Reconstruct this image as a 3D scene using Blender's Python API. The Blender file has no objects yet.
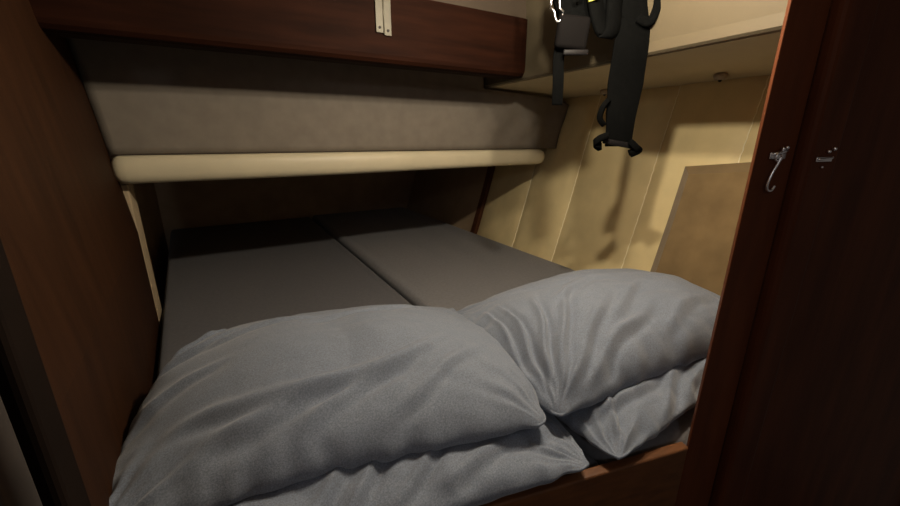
import bpy, bmesh, math, random
from mathutils import Vector, Matrix, noise
C = bpy.context.scene.collection
R = math.radians
Z0 = 1.5                      # eye height above the cabin sole; X = across the boat, Y = aft, Z = up

# ---------------------------------------------------------------- camera
cd = bpy.data.cameras.new('camera'); cam = bpy.data.objects.new('camera', cd); C.objects.link(cam)
cam.location = (0, 0, Z0); cam.rotation_euler = (R(90 - 16.4), 0, R(-30))
cd.sensor_width = 36; cd.lens = 15.4; cd.clip_start = 0.01
bpy.context.scene.camera = cam

# ---------------------------------------------------------------- world, lights, exposure
w = bpy.data.worlds.new('world'); bpy.context.scene.world = w; w.use_nodes = True
bg = w.node_tree.nodes['Background']; bg.inputs[0].default_value = (1.0, 0.86, 0.74, 1); bg.inputs[1].default_value = 0.075
vs = bpy.context.scene.view_settings
vs.view_transform = 'Standard'; vs.look = 'None'; vs.gamma = 1; vs.use_curve_mapping = False
vs.exposure = 0.0
def lamp(name, loc, power, col, r, typ='POINT'):
    l = bpy.data.lights.new(name, typ); l.energy = power; l.color = col
    if typ == 'POINT': l.shadow_soft_size = r
    o = bpy.data.objects.new(name, l); C.objects.link(o); o.location = loc
    return o
lamp('cabin_lamp_light', (.62, .60, Z0 + .42), 18, (1, .87, .68), .018)
lamp('cabin_lamp_light', (.70, .48, Z0 + .50), 17, (1, .87, .68), .018)
lamp('saloon_lamp_light', (-.35, -.55, Z0 + .42), 5.0, (.93, .96, 1), .06)

# ---------------------------------------------------------------- materials
def mat(name, col, rough=.6, noise_amt=.15, scale=8, stretch=(1, 1, 1), bump=0, bscale=200, metal=0, spec=.5, sheen=0, col2=None, coat=0, detail=4):
    m = bpy.data.materials.new(name); m.use_nodes = True
    nt = m.node_tree; N = nt.nodes; L = nt.links; b = N['Principled BSDF']
    tc = N.new('ShaderNodeTexCoord'); mp = N.new('ShaderNodeMapping'); mp.inputs['Scale'].default_value = stretch
    L.new(tc.outputs['Object'], mp.inputs['Vector'])
    nz = N.new('ShaderNodeTexNoise'); nz.inputs['Scale'].default_value = scale; nz.inputs['Detail'].default_value = detail
    L.new(mp.outputs[0], nz.inputs['Vector'])
    cr = N.new('ShaderNodeValToRGB'); a = 1 - noise_amt; c2 = col2 or tuple(min(1, c * (1 + noise_amt)) for c in col)
    cr.color_ramp.elements[0].color = (col[0] * a, col[1] * a, col[2] * a, 1); cr.color_ramp.elements[1].color = (*c2, 1)
    cr.color_ramp.elements[0].position = .3; cr.color_ramp.elements[1].position = .7
    L.new(nz.outputs['Fac'], cr.inputs[0]); L.new(cr.outputs[0], b.inputs['Base Color'])
    b.inputs['Roughness'].default_value = rough; b.inputs['Metallic'].default_value = metal
    b.inputs['Specular IOR Level'].default_value = spec
    if sheen: b.inputs['Sheen Weight'].default_value = sheen; b.inputs['Sheen Roughness'].default_value = .5
    if coat: b.inputs['Coat Weight'].default_value = coat; b.inputs['Coat Roughness'].default_value = .25
    if bump:
        n2 = N.new('ShaderNodeTexNoise'); n2.inputs['Scale'].default_value = bscale; n2.inputs['Detail'].default_value = 3
        L.new(mp.outputs[0], n2.inputs['Vector'])
        bp = N.new('ShaderNodeBump'); bp.inputs['Strength'].default_value = bump; bp.inputs['Distance'].default_value = .002
        L.new(n2.outputs['Fac'], bp.inputs['Height']); L.new(bp.outputs[0], b.inputs['Normal'])
    return m
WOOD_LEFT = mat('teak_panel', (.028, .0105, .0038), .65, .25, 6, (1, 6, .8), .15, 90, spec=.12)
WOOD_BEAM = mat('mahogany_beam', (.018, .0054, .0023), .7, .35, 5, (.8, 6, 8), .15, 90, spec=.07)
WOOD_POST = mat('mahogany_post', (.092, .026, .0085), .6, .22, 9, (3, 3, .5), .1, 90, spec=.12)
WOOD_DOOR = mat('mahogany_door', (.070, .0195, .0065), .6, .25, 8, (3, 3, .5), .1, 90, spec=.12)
WOOD_BOARD = mat('varnished_board', (.11, .042, .014), .45, .25, 9, (1, 8, 8), .1, 90, spec=.4)
DARK_WOOD = mat('dark_painted_frame', (.008, .0045, .003), .8, .2, 8, spec=.08)
BEDLIN = mat('grey_blue_cotton', (.152, .178, .226), .8, .26, 420, (1, 1, 1), .4, 900, spec=.25, sheen=.25, detail=2)
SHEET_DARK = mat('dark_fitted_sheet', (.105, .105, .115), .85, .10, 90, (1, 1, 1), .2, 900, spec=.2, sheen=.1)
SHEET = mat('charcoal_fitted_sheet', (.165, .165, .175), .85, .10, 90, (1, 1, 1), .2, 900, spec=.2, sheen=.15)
PANEL_FAB = mat('taupe_headlining', (.19, .165, .135), .9, .08, 20, (1, 1, 1), .2, 700, spec=.15)
VINYL = mat('cream_vinyl', (.56, .50, .35), .45, .04, 10, (1, 1, 1), .1, 500, spec=.4)
QUILT = mat('cream_hull_lining', (.70, .575, .31), .55, .07, 9, (1, 1, 1), .15, 300, spec=.3)
THREAD = mat('pale_stitching', (.92, .84, .60), .6, .05, 60)
VELOUR = mat('tan_velour', (.21, .145, .07), .95, .14, 12, (1, 1, 1), .3, 500, spec=.1, sheen=.3)
CREAM_GEL = mat('cream_deckhead', (.58, .50, .34), .5, .06, 6, (1, 1, 1), .05, 200, spec=.3)
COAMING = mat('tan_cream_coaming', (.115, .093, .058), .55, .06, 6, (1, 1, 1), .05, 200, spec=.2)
TAN_LINER = mat('tan_liner', (.40, .29, .18), .7, .08, 8)
GREY_LINER = mat('brown_grey_liner', (.42, .31, .21), .85, .12, 8)
LIP = mat('beige_lining_edge', (.42, .33, .21), .8, .06, 30)
CARPET = mat('beige_carpet', (.30, .21, .16), 1, .25, 60, (1, 1, 1), .8, 400, spec=.05)
WEB = mat('black_webbing', (.0028, .003, .003), .95, .2, 120, (1, 1, 1), .5, 700, spec=.03)
PLASTIC = mat('black_plastic', (.006, .0055, .006), .5, .1, 30, spec=.15)
NEON = mat('yellow_green_tab', (.55, .55, .10), .5, .05, 30)
CHROME = mat('polished_steel', (.80, .80, .84), .30, .05, 30, metal=1)
STEEL = mat('brushed_hinge_steel', (.10, .09, .062), .5, .1, 30, metal=.2)
HOLE = mat('screw_hole', (.012, .008, .005), .7, .05, 30)
WHITE_PL = mat('aged_white_plastic', (.42, .35, .27), .5, .06, 30)
SOLE = mat('cabin_sole', (.08, .04, .02), .6, .2, 8)

# ---------------------------------------------------------------- helpers
def link(name, bm, m, parent=None, smooth=False, loc=None):
    me = bpy.data.meshes.new(name)
    bmesh.ops.recalc_face_normals(bm, faces=bm.faces[:])
    bm.to_mesh(me); bm.free(); me.materials.append(m)
    if smooth:
        for p in me.polygons: p.use_smooth = True
    o = bpy.data.objects.new(name, me); C.objects.link(o)
    if parent: o.parent = parent; o.matrix_parent_inverse = Matrix.Translation(-parent.location) if parent.rotation_euler.z == 0 else parent_inv(parent)
    return o
def parent_inv(p):
    return (Matrix.Translation(p.location) @ p.rotation_euler.to_matrix().to_4x4()).inverted()
def struct(o): o['kind'] = 'structure'; return o
def thing(name, label, cat, loc=(0, 0, 0), group=None):
    o = bpy.data.objects.new(name, None); C.objects.link(o); o.location = loc; o.empty_display_size = .05
    return tag(o, label, cat, group)
def tag(o, label, cat, group=None):
    o['label'] = label; o['category'] = cat
    if group: o['group'] = group
    return o
def prism(pts, z0, z1, bm=None, bev=0):
    """vertical prism over the plan polygon pts"""
    bm = bm or bmesh.new()
    b2 = bmesh.new()
    lo = [b2.verts.new((x, y, z0)) for x, y in pts]; hi = [b2.verts.new((x, y, z1)) for x, y in pts]
    b2.faces.new(lo); b2.faces.new(hi)
    n = len(pts)
    for i in range(n): b2.faces.new((lo[i], lo[(i + 1) % n], hi[(i + 1) % n], hi[i]))
    if bev: bmesh.ops.bevel(b2, geom=b2.edges[:], offset=bev, segments=3, affect='EDGES', profile=.5)
    me = bpy.data.meshes.new('t'); b2.to_mesh(me); bm.from_mesh(me); b2.free(); bpy.data.meshes.remove(me)
    return bm
def box(x0, x1, y0, y1, z0, z1, bm=None, bev=0):
    return prism([(x0, y0), (x1, y0), (x1, y1), (x0, y1)], z0, z1, bm, bev)
def extrude_y(prof, ys, bm=None, warp=None):
    """closed profile [(x,z)] swept along Y"""
    bm = bm or bmesh.new(); rings = []
    for y in ys:
        rings.append([bm.verts.new(warp(x, y, z) if warp else (x, y, z)) for x, z in prof])
    n = len(prof)
    for a, b in zip(rings, rings[1:]):
        for i in range(n): bm.faces.new((a[i], a[(i + 1) % n], b[(i + 1) % n], b[i]))
    bm.faces.new(rings[0]); bm.faces.new(rings[-1]); return bm
def extrude_x(prof, xs, bm=None, warp=None):
    bm = bm or bmesh.new(); rings = []
    for x in xs: rings.append([bm.verts.new(warp(x, y, z) if warp else (x, y, z)) for y, z in prof])
    n = len(prof)
    for a, b in zip(rings, rings[1:]):
        for i in range(n): bm.faces.new((a[i], a[(i + 1) % n], b[(i + 1) % n], b[i]))
    bm.faces.new(rings[0]); bm.faces.new(rings[-1]); return bm
def frange(a, b, n): return [a + (b - a) * i / n for i in range(n + 1)]
def tube(pts, r, bm=None, seg=8, closed=False):
    bm = bm or bmesh.new(); pts = [Vector(p) for p in pts]; n = len(pts); rings = []
    rr = r if isinstance(r, (list, tuple)) else [r] * n
    up = Vector((0, 0, 1))
    for i, p in enumerate(pts):
        d = (pts[(i + 1) % n] - pts[i - 1]) if closed else (pts[min(i + 1, n - 1)] - pts[max(i - 1, 0)])
        d.normalize(); s = d.cross(up)
        if s.length < .1: s = d.cross(Vector((0, 1, 0)))
        s.normalize(); t = d.cross(s)
        rings.append([bm.verts.new(p + rr[i] * (s * math.cos(k * 2 * math.pi / seg) + t * math.sin(k * 2 * math.pi / seg))) for k in range(seg)])
    m = n if closed else n - 1
    for i in range(m):
        a, b = rings[i], rings[(i + 1) % n]
        for k in range(seg): bm.faces.new((a[k], a[(k + 1) % seg], b[(k + 1) % seg], b[k]))
    if not closed: bm.faces.new(rings[0]); bm.faces.new(rings[-1])
    return bm
def spline(pts, k=6):
    pts = [Vector(p) for p in pts]; out = []
    for i in range(len(pts) - 1):
        p0, p1, p2, p3 = pts[max(i - 1, 0)], pts[i], pts[i + 1], pts[min(i + 2, len(pts) - 1)]
        for j in range(k):
            t = j / k
            out.append(.5 * ((2 * p1) + (-p0 + p2) * t + (2 * p0 - 5 * p1 + 4 * p2 - p3) * t * t + (-p0 + 3 * p1 - 3 * p2 + p3) * t ** 3))
    out.append(pts[-1]); return out
def ribbon(pts, width, thick, side, bm=None, k=6, widths=None):
    """flat webbing strap along pts; side = direction of its width"""
    bm = bm or bmesh.new(); ps = spline(pts, k); n = len(ps); rings = []
    side = Vector(side).normalized()
    for i, p in enumerate(ps):
        d = (ps[min(i + 1, n - 1)] - ps[max(i - 1, 0)]).normalized()
        nrm = d.cross(side)
        nrm = nrm.normalized() if nrm.length > .05 else Vector((0, 1, 0))
        sd = side
        if widths:
            f = i / (n - 1) * (len(widths) - 1); j = min(int(f), len(widths) - 2); wd = widths[j] + (widths[j + 1] - widths[j]) * (f - j)
        else: wd = width
        q = [(-1, -.6), (-.94, -1), (.94, -1), (1, -.6), (1, .6), (.94, 1), (-.94, 1), (-1, .6)]
        rings.append([bm.verts.new(p + sd * wd / 2 * a + nrm * thick / 2 * b) for a, b in q])
    for a, b in zip(rings, rings[1:]):
        for q in range(8): bm.faces.new((a[q], a[(q + 1) % 8], b[(q + 1) % 8], b[q]))
    bm.faces.new(rings[0]); bm.faces.new(rings[-1]); return bm
def ss(a, b, x):
    if a > b: return 1 - ss(b, a, x)
    t = max(0, min(1, (x - a) / (b - a))); return t * t * (3 - 2 * t)

# ---------------------------------------------------------------- hull side, deckhead and walls
BED = Z0 - .60
def hull_x(z):
    z -= Z0
    P = [(-1.5, .85), (-1.1, 1.12), (-.8, 1.36), (-.6, 1.45), (-.3, 1.545), (-.05, 1.615), (.22, 1.70), (.6, 1.80)]
    for (a, x0), (b, x1) in zip(P, P[1:]):
        if z <= b: return x0 + (x1 - x0) * (z - a) / (b - a)
    return P[-1][1]
SEAMS = [-.6, -.22, .10, .41, .71, 1.02, 1.42, 1.75, 2.13]
def lining_x(y, z):
    b = 0
    for a, c in zip(SEAMS, SEAMS[1:]):
        if a <= y <= c:
            u = (y - a) / (c - a); b = .012 * (1 - abs(2 * u - 1) ** 5)
    return hull_x(z) - b - .004 * noise.noise(Vector((y * 3, z * 3, 0)))
bm = bmesh.new(); ys = sorted(set(frange(.24, 2.13, 120) + SEAMS[3:] + [s + e for s in SEAMS for e in (-.004, .004, -.012, .012) if .24 < s + e < 2.13])); zs = frange(.0, Z0 + .24, 44)
inn = [[bm.verts.new((lining_x(y, z), y, z)) for z in zs] for y in ys]
out = [[bm.verts.new((hull_x(z) + .06, y, z)) for z in zs] for y in ys]
for i in range(len(ys) - 1):
    for j in range(len(zs) - 1):
        bm.faces.new((inn[i][j], inn[i + 1][j], inn[i + 1][j + 1], inn[i][j + 1])); bm.faces.new((out[i][j], out[i + 1][j], out[i + 1][j + 1], out[i][j + 1]))
    for j in (0, -1): bm.faces.new((inn[i][j], inn[i + 1][j], out[i + 1][j], out[i][j]))
for j in range(len(zs) - 1):
    for i in (0, -1): bm.faces.new((inn[i][j], inn[i][j + 1], out[i][j + 1], out[i][j]))
struct(link('wall_right', bm, QUILT, smooth=True))
# raised stitched seams of the lining
bm = bmesh.new()
for s in SEAMS[4:8]:
    tube([(hull_x(z) - .0015, s + .0015 * math.sin(z * 900), z) for z in frange(Z0 - .85, Z0 + .235, 60)], .0022, bm, 6)
struct(link('trim_1', bm, THREAD, smooth=True))
# dark timber fillet where the lining stops, then unlined hull beyond
struct(link('trim_2', extrude_y([(hull_x(z) - .028, z) for z in frange(Z0 - .9, Z0 + .24, 20)] + [(hull_x(z) + .05, z) for z in reversed(frange(Z0 - .9, Z0 + .24, 20))], [2.13, 2.175]), mat('red_brown_fillet', (.09, .03, .012), .5)))
struct(link('trim_3', extrude_y([(hull_x(z) - .012, z) for z in frange(0, Z0 + .24, 30)] + [(hull_x(z) + .05, z) for z in reversed(frange(0, Z0 + .24, 30))], [2.175, 3.295]), TAN_LINER))
# side deck underside
struct(link('trim_4', extrude_y([(1.150, Z0 + .237), (1.40, Z0 + .232), (1.80, Z0 + .21), (1.80, Z0 + .25), (1.150, Z0 + .25)], frange(.10, 3.295, 12)), CREAM_GEL))
# inner face of the cabin coaming, rising inboard to the deckhead
prof = [(1.125, Z0 + .237), (1.118, Z0 + .243), (1.118, Z0 + .27), (1.10, Z0 + .40), (1.07, Z0 + .56), (1.14, Z0 + .56), (1.16, Z0 + .25)]
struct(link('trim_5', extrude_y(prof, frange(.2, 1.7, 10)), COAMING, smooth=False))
struct(link('ceiling', box(-.75, 1.85, -.6, 3.34, Z0 + .56, Z0 + .60), mat('deckhead_panel', (.20, .15, .10), .7, .1)))
struct(link('floor', box(-1.6, 1.85, -1.2, 3.34, -.04, 0), SOLE))
struct(link('wall_back', box(-.75, 1.85, 3.30, 3.34, 0, Z0 + .6), GREY_LINER))
def WL(y): return -.28 + .07 * (1.65 - y)
def lean(bm, k=-.10, zr=-.3):
    for v in bm.verts:
        if v.co.z > Z0 + zr: v.co.x += k * (v.co.z - Z0 - zr)
    return bm
def cutlean(bm):
    bmesh.ops.bisect_plane(bm, geom=bm.verts[:] + bm.edges[:] + bm.faces[:], plane_co=(0, 0, Z0 - .3), plane_no=(0, 0, 1)); return lean(bm)
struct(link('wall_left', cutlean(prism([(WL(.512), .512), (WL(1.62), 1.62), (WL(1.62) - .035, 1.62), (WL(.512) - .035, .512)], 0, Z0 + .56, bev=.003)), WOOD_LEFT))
struct(link('trim_6', box(-.316, -.277, 1.6215, 1.715, 0, Z0 - .14, bev=.004), LIP))
struct(link('wall_left_rear', box(-.46, -.42, 1.715, 3.295, 0, Z0 + .56), GREY_LINER))
# dark post at the near edge of the left panel, rounded carpet-edged frame, and carpet beside it
struct(link('trim_7', box(-.24, -.186, .458, .511, 0, Z0 + .56, bev=.008), DARK_WOOD))
bm = bmesh.new(); tube([(-.199, .424, z) for z in frange(.02, Z0 + .55, 6)], .011, bm, 20)
struct(link('trim_8', bm, mat('grey_edging', (.03, .023, .019), .7, .2, 20), smooth=True))  # rounded edging in dark grey-brown, lighter than the post beside it
struct(link('wall_front', box(-.245, -.212, -.1, .408, 0, Z0 + .56), CARPET))

# ---------------------------------------------------------------- timber beam across the deckhead
bm = bmesh.new()
def beam_warp(x, y, z):
    return (x, y, z + (.012 * ss(.2, 1.1, x)))
prof = [(1.285, Z0 + .262), (1.288, Z0 + .25), (1.297, Z0 + .240), (1.31, Z0 + .236), (1.36, Z0 + .236), (1.37, Z0 + .245), (1.37, Z0 + .44), (1.285, Z0 + .44)]
extrude_x([(y, z) for y, z in prof], [-.322] + frange(-.1, 1.06, 14) + [1.085, 1.096], bm,
          lambda x, y, z: (x, y + (.016 if x > 1.09 else (.004 if x > 1.07 else 0)) * (1 if y < 1.33 else -1), z + (.014 if x > 1.09 else (.004 if x > 1.07 else 0)) * (1 if z < Z0 + .34 else 0)))
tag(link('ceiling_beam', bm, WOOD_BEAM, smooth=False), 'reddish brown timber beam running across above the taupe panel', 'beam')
tag(link('ceiling_batten', box(-.335, 1.065, 1.27, 1.37, Z0 + .513, Z0 + .559, bev=.004), WOOD_BEAM), 'narrow dark timber batten at the very top above the pale band', 'batten')
struct(link('trim_9', box(-.335, 1.088, 1.30, 1.36, Z0 + .441, Z0 + .512), mat('brown_fascia', (.06, .042, .026), .7, .1)))

# steel hinge leaves screwed to the beam
h = thing('strip_hinge', 'two narrow steel hinge leaves side by side on the timber beam', 'hinge', (.50, 1.285, Z0 + .34))
for k, (x0, zb) in enumerate(((.474, .322), (.501, .316))):
    b = box(x0, x0 + .0235, 1.279, 1.2845, Z0 + zb, Z0 + .45, bev=.0008)
    lf = link('hinge_leaf', b, STEEL, h)
    for dz in (.014, .105):
        b = bmesh.new(); bmesh.ops.create_cone(b, cap_ends=True, segments=16, radius1=.0042, radius2=.0042, depth=.002, matrix=Matrix.Translation((x0 + .0118, 1.2785, Z0 + zb + dz)) @ Matrix.Rotation(R(90), 4, 'X'))
        s = link('screw_hole', b, HOLE, lf)
b = bmesh.new(); tube([(.499, 1.2795, Z0 + .32), (.499, 1.2795, Z0 + .45)], .0022, b, 8); link('hinge_pin', b, STEEL, h, True)

# ---------------------------------------------------------------- upholstered casing over the berth
cs = thing('footwell_casing', 'overhead casing with taupe fabric front and cream padded lower edge', 'casing', (.6, 1.6, Z0 - .04))
xr = lambda z: hull_x(z) - .021
bm = bmesh.new(); nx, nz = 80, 24; g = []
for i in range(nx + 1):
    col = []
    for j in range(nz + 1):
        z = Z0 - .045 + (.598) * j / nz; x0 = -.277 - .10 * (z - Z0 + .3) + .002; x1 = xr(z) if z < Z0 + .22 else 1.60
        if z > Z0 + .226: x1 = 1.105
        elif z > Z0 + .20: x1 = 1.60
        x = x0 + (x1 - x0) * i / nx
        q = ss(.9, 1.45, x); y = 1.60 - .010 * math.sin(min(1, max(0, (x - x0) / (x1 - x0))) * math.pi) * math.sin(math.pi * j / nz)
        y -= q * .007 * math.sin(34 * (x - .9 * (z - Z0)) + 1) * math.exp(-((z - Z0 - .05) / .09) ** 2)
        y -= .0035 * noise.noise(Vector((x * 5, z * 9, 2)))
        col.append(bm.verts.new((x, y, z)))
    g.append(col)
for i in range(nx):
    for j in range(nz): bm.faces.new((g[i][j], g[i + 1][j], g[i + 1][j + 1], g[i][j + 1]))
r = bmesh.ops.extrude_face_region(bm, geom=bm.faces[:]); bmesh.ops.translate(bm, vec=(0, .02, 0), verts=[v for v in r['geom'] if isinstance(v, bmesh.types.BMVert)])
link('fabric_panel', bm, PANEL_FAB, cs, True)
# padded edge: D-shaped section, sagging ends rounded
prof = []
for k in range(24):
    a = 2 * math.pi * k / 24; c, s = math.cos(a), math.sin(a)
    prof.append((.036 * math.copysign(abs(c) ** .8, c), .0455 * math.copysign(abs(s) ** .75, s)))
xs = [-.297, -.294, -.288, -.278] + frange(-.26, 1.44, 60) + [1.46, 1.472, 1.480, 1.484]
bm = bmesh.new(); rings = []
for x in xs:
    e = min((x + .297) / .03, (1.487 - x) / .05); f = 1 if e >= 1 else math.sqrt(max(.05, 1 - (1 - e) ** 2)); f = .45 + .55 * f
    wv = .002 * noise.noise(Vector((x * 6, 0, 5)))
    sz = 1 - .14 * ss(.2, 1.45, x)
    rings.append([bm.verts.new((x, 1.592 + y * f + wv, Z0 - .0905 + .004 * ss(0, 1.4, x) + z * f * sz)) for y, z in prof])
for a, b in zip(rings, rings[1:]):
    for k in range(24): bm.faces.new((a[k], a[(k + 1) % 24], b[(k + 1) % 24], b[k]))
bm.faces.new(rings[0]); bm.faces.new(rings[-1])
pe = link('padded_edge', bm, VINYL, cs, True)
bm = bmesh.new(); tube([(x, 1.574, Z0 - .0445 + .001 * noise.noise(Vector((x * 20, 1, 1)))) for x in frange(-.297, 1.50, 70)], .0022, bm, 6)
link('piping', bm, mat('dark_seam', (.05, .035, .025), .8), cs, True)
bm = box(-.277, 1.45, 1.63, 2.95, Z0 - .10, Z0 - .07)
link('underside_panel', bm, GREY_LINER, cs)

# ---------------------------------------------------------------- right-hand partition, door and bunk board (oblique line in plan)
DX, DY = .976, -.217; NX, NY = .217, .976         # along the partition, and its aft normal
def pp(k, n): return (.70 + DX * k + NX * n, .297 + DY * k + NY * n)
def pbox(k0, k1, n0, n1, z0, z1, bm=None, bev=0): return prism([pp(k0, n0), pp(k1, n0), pp(k1, n1), pp(k0, n1)], z0, z1, bm, bev)
bm = prism([pp(.0, -.002), pp(.097, -.002), pp(.097, .014), pp(.016, .014)], .001, Z0 + .56, bev=.003)
for v in bm.verts:
    if (v.co.x - .70) * DX + (v.co.y - .297) * DY < .05:
        q = .011 + .019 * (v.co.z - Z0); v.co.x += DX * q; v.co.y += DY * q
post = link('trim_10', bm, WOOD_POST); struct(post)
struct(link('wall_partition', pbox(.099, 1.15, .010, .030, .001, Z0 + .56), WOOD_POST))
d = thing('door_1', '', 'door', (*pp(.11, -.02), Z0 - 1.4)); del d['label']; del d['category']; struct(d)
bm = pbox(.100, .175, -.020, .008, .09, Z0 + .53, bev=.010)
link('stile', bm, WOOD_DOOR, d)
link('stile', pbox(.90, .98, -.020, .008, .09, Z0 + .53, bev=.006), WOOD_DOOR, d)
for z0, z1 in ((.09, .20), (Z0 + .30, Z0 + .53)): link('rail', pbox(.176, .899, -.018, .007, z0, z1, bev=.006), WOOD_DOOR, d)
link('door_panel', pbox(.172, .904, -.006, .004, .195, Z0 + .305), WOOD_DOOR, d)

bm = bmesh.new()
P = lambda k, n: pp(k, n)
pts = [P(-.912, -.001), P(.0075, -.001), P(.0075, .019), P(-.912, .019)]
tag(link('bunk_board', prism(pts, .50, Z0 - .572, bev=.004), WOOD_BOARD), 'varnished wooden bunk board holding the pillows at the foot of the doorway', 'board')
struct(link('trim_11', prism([P(-.912, .021), P(1.0, .034), (1.10, 2.9), (-.33, 2.9)], .01, Z0 - .735), WOOD_BOARD))

# ---------------------------------------------------------------- mattresses
def slab(name, quad, ztop, th, mt, label, seed, fold=None):
    """quad: near-left, near-right, far-right, far-left plan corners; soft edged, lightly rumpled cover"""
    bm = bmesh.new(); n1, n2 = 60, 120
    def P2(u, v):
        a = [quad[0][i] * (1 - u) + quad[1][i] * u for i in (0, 1)]; b = [quad[3][i] * (1 - u) + quad[2][i] * u for i in (0, 1)]
        return a[0] * (1 - v) + b[0] * v, a[1] * (1 - v) + b[1] * v
    def warp(t): return .5 - .5 * math.cos(math.pi * t) if False else t
    W = abs(quad[1][0] - quad[0][0]); L = abs(quad[3][1] - quad[0][1])
    top = []; r = .022
    for j in range(n2 + 1):
        row = []
        for i in range(n1 + 1):
            u, v = i / n1, j / n2
            u = .5 + .5 * math.copysign(abs(2 * u - 1) ** .7, 2 * u - 1); v = .5 + .5 * math.copysign(abs(2 * v - 1) ** .85, 2 * v - 1)
            x, y = P2(u, v)
            du = min(u, 1 - u) * W; dv = min(v, 1 - v) * L; dd = min(du, dv)
            z = ztop - (r - math.sqrt(max(0, r * r - (r - min(dd, r)) ** 2)))
            k = ss(0, .05, dd)
            z += k * (.0035 * noise.noise(Vector((x * 3 + seed, y * 2, 0))) + .0012 * noise.noise(Vector((x * 14 + seed, y * 5, 3))))
            if fold: z += k * fold(x, y)
            row.append(bm.verts.new((x, y, z)))
        top.append(row)
    for j in range(n2):
        for i in range(n1): bm.faces.new((top[j][i], top[j][i + 1], top[j + 1][i + 1], top[j + 1][i]))
    edge = [top[0][i] for i in range(n1)] + [top[j][n1] for j in range(n2)] + [top[n2][i] for i in range(n1, 0, -1)] + [top[j][0] for j in range(n2, 0, -1)]
    prev = edge
    for dz in (-.02, -.06, -th + .03):
        cur = [bm.verts.new((e.co.x, e.co.y, ztop - r + dz + .0)) for e in edge]
        for i in range(len(edge)): bm.faces.new((prev[i], prev[(i + 1) % len(edge)], cur[(i + 1) % len(edge)], cur[i]))
        prev = cur
    bm.faces.new(prev)
    o = link(name, bm, mt, None, True); return tag(o, label, 'mattress')
def nf(t): return .297 - .2223 * (t - .70) + .030
def foldL(x, y): return .012 * math.exp(-((x - .540) / .012) ** 2) * (1 + .2 * noise.noise(Vector((y * 3, 0, 0))))
def foldR(x, y):
    return .004 * math.exp(-((x - .60) / .015) ** 2) + .0022 * math.sin((x - .1 * y) * 34) * ss(.75, 1.1, x) * ss(1.2, 1.7, y)
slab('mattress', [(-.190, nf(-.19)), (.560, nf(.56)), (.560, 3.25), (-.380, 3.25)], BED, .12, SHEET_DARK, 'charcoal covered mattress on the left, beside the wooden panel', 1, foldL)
slab('mattress', [(.573, nf(.573)), (1.385, nf(1.385)), (1.385, 3.25), (.573, 3.25)], BED + .010, .12, SHEET, 'charcoal covered mattress on the right, beside the quilted hull lining', 7, foldR)

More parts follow.
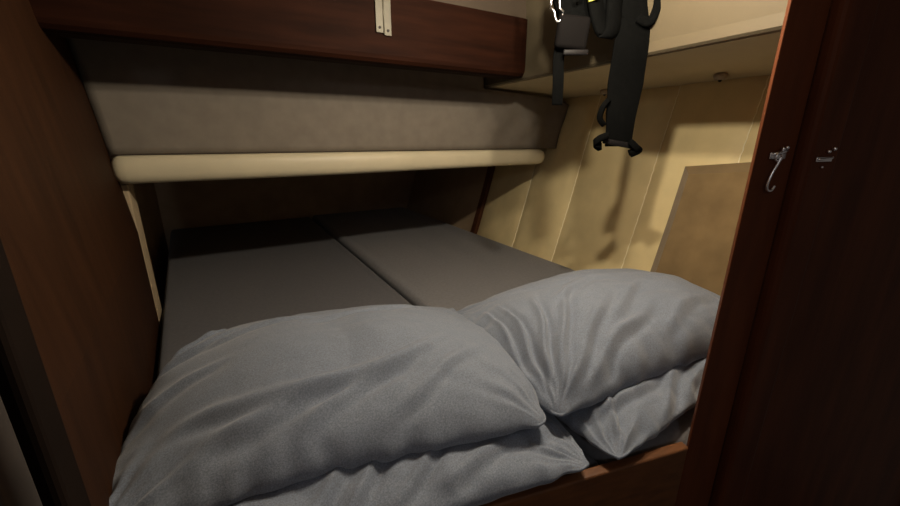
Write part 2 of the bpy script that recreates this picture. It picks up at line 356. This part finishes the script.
# ---------------------------------------------------------------- pillows
def make_pillow(label, c, rot, L, W, Ht, Hb, mid, seed, support=None, gath=1.0, group='pillows', bow=.045, folds=()):
    n1, n2 = 210, 160; cr, sr = math.cos(R(rot)), math.sin(R(rot))
    def uv2xy(u, v):
        # sides bow inward between pointed corners
        x = L / 2 * u * (1 - bow * (1 - v * v) * abs(u) ** 2); y = W / 2 * v * (1 - .06 * (1 - u * u) * abs(v) ** 2)
        cc = 1 - .045 * abs(u * v) ** 5; x *= cc; y *= cc
        ed = max(abs(u), abs(v)); k = ss(.75, 1, ed)
        x += k * .005 * noise.noise(Vector((u * 5 + seed, v * 9, 1))); y += k * .006 * noise.noise(Vector((u * 9 + seed, v * 5, 8)))
        return c[0] + x * cr - y * sr, c[1] + x * sr + y * cr
    def prof(u, v):
        return max(0, (1 - abs(u) ** 2.4) * (1 - abs(v) ** 2.4)) ** .52
    def rumple(u, v):
        x, y = u * L / 2, v * W / 2
        h = .010 * noise.noise(Vector((x * 5 + seed, y * 5, 0))) 
        # long drag folds running along the pillow
        q = noise.noise(Vector((x * 2.2 + seed, y * 3 + x * 1.6, 4)))
        h += .0065 * (1 - min(1, abs(q) * 5)) * -1
        q = noise.noise(Vector((x * 3.5 - y * 2 + seed * 2, y * 8 + x * 3, 9)))
        h += .0035 * (abs(q) * 2)
        # gathers radiating from each corner and off the edges
        for cx, cy in ((-1, -1), (1, -1), (1, 1), (-1, 1)):
            dx, dy = (x - cx * L / 2), (y - cy * W / 2); d = math.hypot(dx, dy); a = math.atan2(dy, dx)
            h += gath * .0075 * noise.noise(Vector((a * 5.5 + seed + cx * 3, d * 3 + cy, 2))) * ss(0, .03, d) * math.exp(-(d / .13) ** 2) * 2
        e1 = W / 2 - abs(y); h += gath * .0045 * noise.noise(Vector((x * 26 + seed, math.copysign(3, y), 5 + e1 * 4))) * math.exp(-e1 / .05) * 1.5
        e2 = L / 2 - abs(x); h += gath * .005 * noise.noise(Vector((y * 26 + seed, math.copysign(7, x), 5 + e2 * 4))) * math.exp(-e2 / .06) * 1.5
        wx = x + .018 * noise.noise(Vector((x * 7, y * 7, seed + 1))); wy = y + .018 * noise.noise(Vector((x * 7, y * 7, seed + 5)))
        for (u0, v0, u1, v1, wd, am) in folds:
            ax, ay, bx, by = u0 * L / 2, v0 * W / 2, u1 * L / 2, v1 * W / 2
            ll = math.hypot(bx - ax, by - ay); tx, ty = (bx - ax) / ll, (by - ay) / ll
            t = ((wx - ax) * tx + (wy - ay) * ty) / ll; dd = (wx - ax) * -ty + (wy - ay) * tx
            if -.15 < t < 1.15: h += 1.3 * am * (math.exp(-(dd / wd) ** 2) - .8 * math.exp(-((dd + wd * 1.5) / wd) ** 2)) * ss(-.12, .2, t) * ss(1.12, .6, t)
        h += .0012 * noise.noise(Vector((x * 30, y * 30, seed)))
        return h
    def mz(u, v): return mid(u, v) if callable(mid) else mid
    def toph(u, v):
        p = prof(u, v)
        return mz(u, v) + Ht * p + rumple(u, v) * ss(0, .35, p)
    bm = bmesh.new(); T = []; B = []
    def re(t): return math.copysign(1 - (1 - abs(t)) ** 1.35, t)
    for j in range(n2 + 1):
        tr, br = [], []
        for i in range(n1 + 1):
            u, v = re(2 * i / n1 - 1), re(2 * j / n2 - 1)
            x, y = uv2xy(u, v)
            edge = i in (0, n1) or j in (0, n2)
            s = support(x, y) if support else BED + .014
            m = mz(u, v); zt = toph(u, v); zb = m - Hb * prof(u, v)
            if zb < s: zb = s
            if zt < zb + .006 * (0 if edge else 1): zt = zb + .006
            if edge: zt = max(m, s)
            vt = bm.verts.new((x, y, zt)); tr.append(vt)
            br.append(vt if edge else bm.verts.new((x, y, min(zb, zt - .002))))
        T.append(tr); B.append(br)
    for j in range(n2):
        for i in range(n1):
            bm.faces.new((T[j][i], T[j][i + 1], T[j + 1][i + 1], T[j + 1][i]))
            f = (B[j][i], B[j + 1][i], B[j + 1][i + 1], B[j][i + 1])
            if len(set(f)) == 4:
                try: bm.faces.new(f)
                except ValueError: pass
    o = link('pillow', bm, BEDLIN, None, True); tag(o, label, 'pillow', group)
    # seam: flat double edge sewn round the case
    pts = []
    for i in range(n1): pts.append(T[0][i])
    # inverse lookup of the top height for whatever lies on this pillow
    def height(X, Y):
        dx, dy = X - c[0], Y - c[1]; x = dx * cr + dy * sr; y = -dx * sr + dy * cr
        u, v = x / (L / 2), y / (W / 2)
        if abs(u) > 1.02 or abs(v) > 1.02: return BED + .014
        u = max(-1, min(1, u)); v = max(-1, min(1, v))
        return max(BED + .014, toph(u, v) + .004)
    return o, height
FL = [(-.55, -.75, .35, -.50, .016, .009), (-.15, -.86, .55, -.30, .013, .008), (-.75, -.55, .05, -.62, .014, .006), (.2, -.88, .75, -.42, .011, .006),
      (-.85, .25, .05, .42, .012, .004), (-.2, .22, .65, .45, .014, .004), (-.98, .35, -.7, .75, .008, .007), (-.98, .15, -.6, .45, .010, .006), (-.97, -.3, -.6, -.1, .012, .005)]
FR = [(-.97, -.93, -.55, .10, .009, .009), (-.96, -.95, -.35, -.05, .010, .009), (-.95, -.97, -.15, -.30, .012, .009), (-.97, -.90, -.75, .25, .007, .008), (-.9, -.98, .05, -.55, .012, .008),
      (-.55, -.2, .0, .15, .012, .005), (-.4, -.6, .3, -.15, .014, .006), (-.99, -.7, -.85, .3, .006, .006), (-.1, -.85, .7, -.5, .013, .005)]
FLL = [(.2, -.9, .95, -.6, .012, .006), (-.2, -.9, .1, -.4, .010, .007), (.0, -.95, .5, -.3, .010, .007), (-.4, -.95, -.1, -.5, .010, .007)]
FLR = [(-.95, -.6, -.2, -.7, .010, .007), (-.5, -.95, .2, -.55, .012, .008), (-.2, -.98, .6, -.6, .011, .008), (-.9, -.9, -.6, -.3, .008, .006)]
def bunk_support(X, Y):      # mattress, or the top edge of the bunk board where a pillow lies over it
    return Z0 - .566 if Y < nf(X) + .012 else BED + .014
_, hLL = make_pillow('grey-blue pillow underneath the near left pillow, its corner by the bunk board', (.190, .668), -10, .71, .565, .060, .06, lambda u, v: Z0 - .543, 3, bunk_support, gath=1.3, bow=0, folds=FLL)
_, hLR = make_pillow('grey-blue pillow underneath the right pillow, beside the door post', (.845, .556), 3, .68, .445, .060, .06, lambda u, v: Z0 - .543, 11, bunk_support, gath=1.4, folds=FLR)
def supp(X, Y):
    return max(hLL(X, Y), hLR(X, Y))
_, hUR = make_pillow('grey-blue pillow on top at the right, near the quilted hull lining', (.846, .645), -3, .76, .52, .135, .05, lambda u, v: Z0 - .490 - .03 * ss(-.2, 1, v), 33, supp, gath=1.9, bow=-.02, folds=FR)
_, hUL = make_pillow('large grey-blue pillow on top at the left, against the wooden panel', (.163, .752), -13, .71, .57, .112, .05, lambda u, v: Z0 - .484 - .03 * ss(-.2, 1, v) - .04 * ss(.1, 1, -u) * ss(.4, -.8, v) + .012 * ss(.1, .9, -u) * ss(0, .8, v), 21, supp, gath=1.0, bow=-.045, folds=FL)

# ---------------------------------------------------------------- velour pad standing against the hull by the door
bm = bmesh.new(); n = 16; g = []
y0, y1 = .20, .87
for i in range(n + 1):
    y = y0 + (y1 - y0) * i / n; col = []
    zt = Z0 - .10 + .045 * (y1 - y) / .2 * .55
    for j in range(n + 1):
        z = (Z0 - .585) + (zt - (Z0 - .585)) * j / n
        e = min(1, (y1 - y) / .03, (zt - z) / .03); f = math.sqrt(max(0, 1 - (1 - max(0, e)) ** 2))
        col.append((hull_x(z) - .022 - .055 * (.35 + .65 * f), y, z))
    g.append(col)
V = [[bm.verts.new(p) for p in c] for c in g]; V2 = [[bm.verts.new((hull_x(p[2]) - .016, p[1], p[2])) for p in c] for c in g]
for i in range(n):
    for j in range(n):
        bm.faces.new((V[i][j], V[i + 1][j], V[i + 1][j + 1], V[i][j + 1])); bm.faces.new((V2[i][j], V2[i + 1][j], V2[i + 1][j + 1], V2[i][j + 1]))
    for j in (0, n): bm.faces.new((V[i][j], V[i + 1][j], V2[i + 1][j], V2[i][j]))
for j in range(n):
    for i in (0, n): bm.faces.new((V[i][j], V[i][j + 1], V2[i][j + 1], V2[i][j]))
tag(link('side_pad', bm, VELOUR), 'tan velour pad against the hull side next to the door post', 'pad')

# ---------------------------------------------------------------- small fittings under the side deck
def fitting(loc, r, m, label):
    t = thing('deck_bolt_cover', label, 'cover', loc)
    b = bmesh.new(); bmesh.ops.create_cone(b, cap_ends=True, segments=24, radius1=r * .8, radius2=r, depth=.02, matrix=Matrix.Translation((loc[0], loc[1], loc[2] - .010)))
    bmesh.ops.bevel(b, geom=[e for e in b.edges if abs(e.verts[0].co.z - e.verts[1].co.z) < 1e-5], offset=.004, segments=3, affect='EDGES')
    link('cap', b, m, t, True)
    b = bmesh.new(); bmesh.ops.create_uvsphere(b, u_segments=12, v_segments=8, radius=.006, matrix=Matrix.Translation((loc[0], loc[1], loc[2] - .021)))
    link('screw', b, HOLE, t, True)
fitting((1.575, 1.30, Z0 + .2205), .022, WHITE_PL, 'small pale round cap under the side deck behind the hanging straps')
fitting((1.56, .80, Z0 + .2215), .024, WHITE_PL, 'small pale round cap under the side deck towards the door post')

# ---------------------------------------------------------------- hanging safety harness
ex = Vector((.866, -.5, 0)); ey = Vector((.5, .866, 0)); O = Vector((1.08, .81, 0))
base = Vector((1.08 - .866 * .54, .81 + .5 * .54, Z0))
# local frame of the harness: x across, d deeper into the berth, z up (metres)
O = Vector((1.080, .810, Z0))
def hp(x, z, d=0): return O + ex * x + ey * d + Vector((0, 0, z))
hs = thing('safety_harness', 'black webbing harness with buckles hanging from the deckhead', 'harness', tuple(hp(-.02, .56)))
# main wide strap
link('main_strap', ribbon([hp(.006, .555), hp(.000, .40, .005), hp(-.006, .27, -.004), hp(-.006, .16, .005), hp(-.010, .06, -.002), hp(-.008, -.020, .002)], .09, .006, ex, None, 8, [.05, .08, .100, .106, .086, .080]), WEB, hs, True)
link('main_strap', ribbon([hp(.020, .555, .012), hp(.014, .40, .016), hp(.004, .27, .014), hp(-.022, .10, .018), hp(-.012, .005, .012)], .055, .005, ex), WEB, hs, True)
# strap end hardware
b = box(-.050, .050, -.007, .007, -.008, .008, bev=.003)
for v in b.verts: v.co = hp(v.co.x - .008, v.co.z - .012 + v.co.x * -.18, v.co.y - .004)
link('strap_adjuster', b, PLASTIC, hs, True)
link('strap_loop', ribbon([hp(-.055, .115, -.006), hp(-.072, .092, -.01), hp(-.076, .062, -.006), hp(-.058, .042, 0)], .022, .014, ey + ex * .6), WEB, hs, True)
link('strap_tail', ribbon([hp(-.048, .012, -.01), hp(-.070, .004, -.016), hp(-.082, -.010, -.010), hp(-.066, -.022, -.004)], .022, .016, Vector((0, 0, 1)) + ey * .4), WEB, hs, True)
link('strap_tail', ribbon([hp(.022, -.004, -.01), hp(.038, -.020, -.016), hp(.050, -.030, -.012), hp(.028, -.042, -.006)], .022, .018, ey + Vector((0, 0, .3))), WEB, hs, True)
# left buckle and its thin strap
b = box(-.046, .046, -.014, .014, -.044, .044, bev=.012)
for v in b.verts: v.co = hp(v.co.x - .182 + (.10 * (v.co.z)), .292 + v.co.z - v.co.x * .10, v.co.y - .012)
link('buckle', b, mat('dark_grey_buckle', (.004, .0035, .0035), .8, spec=.05), hs, True)
b = box(-.036, .036, -.005, .005, -.008, .008, bev=.004)
for v in b.verts: v.co = hp(v.co.x - .170, .240 + v.co.z, v.co.y - .020)
link('buckle_bar', b, PLASTIC, hs, True)
link('thin_strap', ribbon([hp(-.200, .31, 0), hp(-.212, .24, .002), hp(-.210, .17, -.003), hp(-.206, .100, .003)], .032, .005, ex), WEB, hs, True)
link('thin_strap', ribbon([hp(-.185, .32, .0), hp(-.18, .40, .01), hp(-.12, .50, .012), hp(-.04, .555, .01)], .07, .006, ex), WEB, hs, True)
# middle loop
link('webbing_loop', ribbon([hp(-.135, .44, .01), hp(-.125, .37, -.012), hp(-.105, .305, -.018), hp(-.086, .282, -.016), hp(-.070, .305, -.014), hp(-.068, .37, -.006), hp(-.06, .46, .01)], .050, .012, ex * .9 + ey * .4), WEB, hs, True)
link('webbing_loop', ribbon([hp(.005, .46, .0), hp(.040, .41, -.012), hp(.050, .36, -.014), hp(.036, .318, -.010), hp(.006, .33, 0)], .036, .022, ey + ex * .5), WEB, hs, True)
link('webbing_loop', ribbon([hp(-.21, .45, .02), hp(-.15, .375, .015), hp(-.09, .355, .01), hp(-.03, .385, .01), hp(.03, .45, .01)], .06, .006, Vector((0, 0, 1)) + ex * .2), WEB, hs, True)
# upper folded mass of webbing
link('padded_yoke', ribbon([hp(-.235, .43, .035), hp(-.20, .365, .02), hp(-.12, .372, .018), hp(-.05, .375, .015), hp(.01, .372, .02), hp(.045, .43, .03)], .095, .02, Vector((0, 0, 1)) + ey * .2), WEB, hs, True)
b = bmesh.new(); tube([hp(-.238 + .013 * math.cos(a) + (.012 if math.sin(a) < 0 else 0), .352 + .034 * math.sin(a), -.02) for a in [k * 2 * math.pi / 24 for k in range(24)]], .003, b, 8, True)
link('steel_ring', b, CHROME, hs, True)
b = box(-.014, .014, -.004, .004, -.007, .007, bev=.002)
for v in b.verts: v.co = hp(v.co.x - .135, .374 + v.co.z + v.co.x * .3, v.co.y - .03)
link('bright_tab', b, NEON, hs)
b = box(-.008, .008, -.004, .004, -.006, .006, bev=.002)
for v in b.verts: v.co = hp(v.co.x - .175, .376 + v.co.z, v.co.y - .03)
link('bright_tab', b, NEON, hs)
b = bmesh.new(); tube(spline([hp(-.02, .53, .02), hp(-.02, .545, .0), hp(-.02, .5595, .0)]), .006, b, 10); link('hanging_hook', b, CHROME, hs, True)

# ---------------------------------------------------------------- cabin hook and eyes on post and door
def lp(k, z, n): x, y = pp(k, n); return Vector((x, y, Z0 + z))
def plate(k, z, w, hh, n0, name, parent, m=CHROME):
    b = box(-w / 2, w / 2, -.0012, .0012, -hh / 2, hh / 2, bev=.0008); 
    for v in b.verts: v.co = lp(k + v.co.x, z + v.co.z, n0 - .0012 + v.co.y)
    return link(name, b, m, parent, True)
ck = thing('cabin_hook', 'polished steel swivel hook screwed to the dark door post', 'hook', tuple(lp(.055, -.03, -.003)))
plate(.056, -.024, .034, .010, -.0025, 'base_plate', ck)
b = bmesh.new(); tube([lp(.050 + .0065 * math.cos(a), -.026 + .0065 * math.sin(a), -.010) for a in [k * math.pi / 8 for k in range(16)]], .0017, b, 8, True); link('eye', b, CHROME, ck, True)
b = bmesh.new(); tube(spline([lp(.050, -.026, -.0135), lp(.046, -.036, -.013), lp(.040, -.050, -.012), lp(.037, -.066, -.011), lp(.041, -.076, -.010), lp(.050, -.077, -.010), lp(.055, -.070, -.010)]), .0019, b, 10); link('hook_rod', b, CHROME, ck, True)
b = bmesh.new()
for k, z in ((.062, -.014), (.070, -.012)): bmesh.ops.create_uvsphere(b, u_segments=12, v_segments=8, radius=.003, matrix=Matrix.Translation(lp(k, z, -.006)))
link('screw', b, CHROME, ck, True)
b = bmesh.new(); tube([lp(.042, -.022, -.006), lp(.052, -.020, -.007), lp(.064, -.018, -.007), lp(.074, -.016, -.006)], [.001, .003, .003, .001], b, 10); link('swivel_arm', b, CHROME, ck, True)
ce = thing('keeper_plate', 'polished steel keeper eye screwed to the door edge right of the hook', 'keeper', tuple(lp(.135, -.03, -.02)))
plate(.134, -.030, .036, .007, -.0205, 'base_plate', ce)
b = bmesh.new(); tube(spline([lp(.118, -.030, -.024), lp(.126, -.029, -.028), lp(.140, -.028, -.028), lp(.150, -.027, -.024)]), .0017, b, 8); link('eye', b, CHROME, ce, True)
b = bmesh.new()
for k, z in ((.140, -.018), (.152, -.014)): bmesh.ops.create_uvsphere(b, u_segments=12, v_segments=8, radius=.003, matrix=Matrix.Translation(lp(k, z, -.0225)))
bmesh.ops.create_uvsphere(b, u_segments=12, v_segments=8, radius=.002, matrix=Matrix.Translation(lp(.133, -.042, -.0225)))
link('screw', b, CHROME, ce, True)
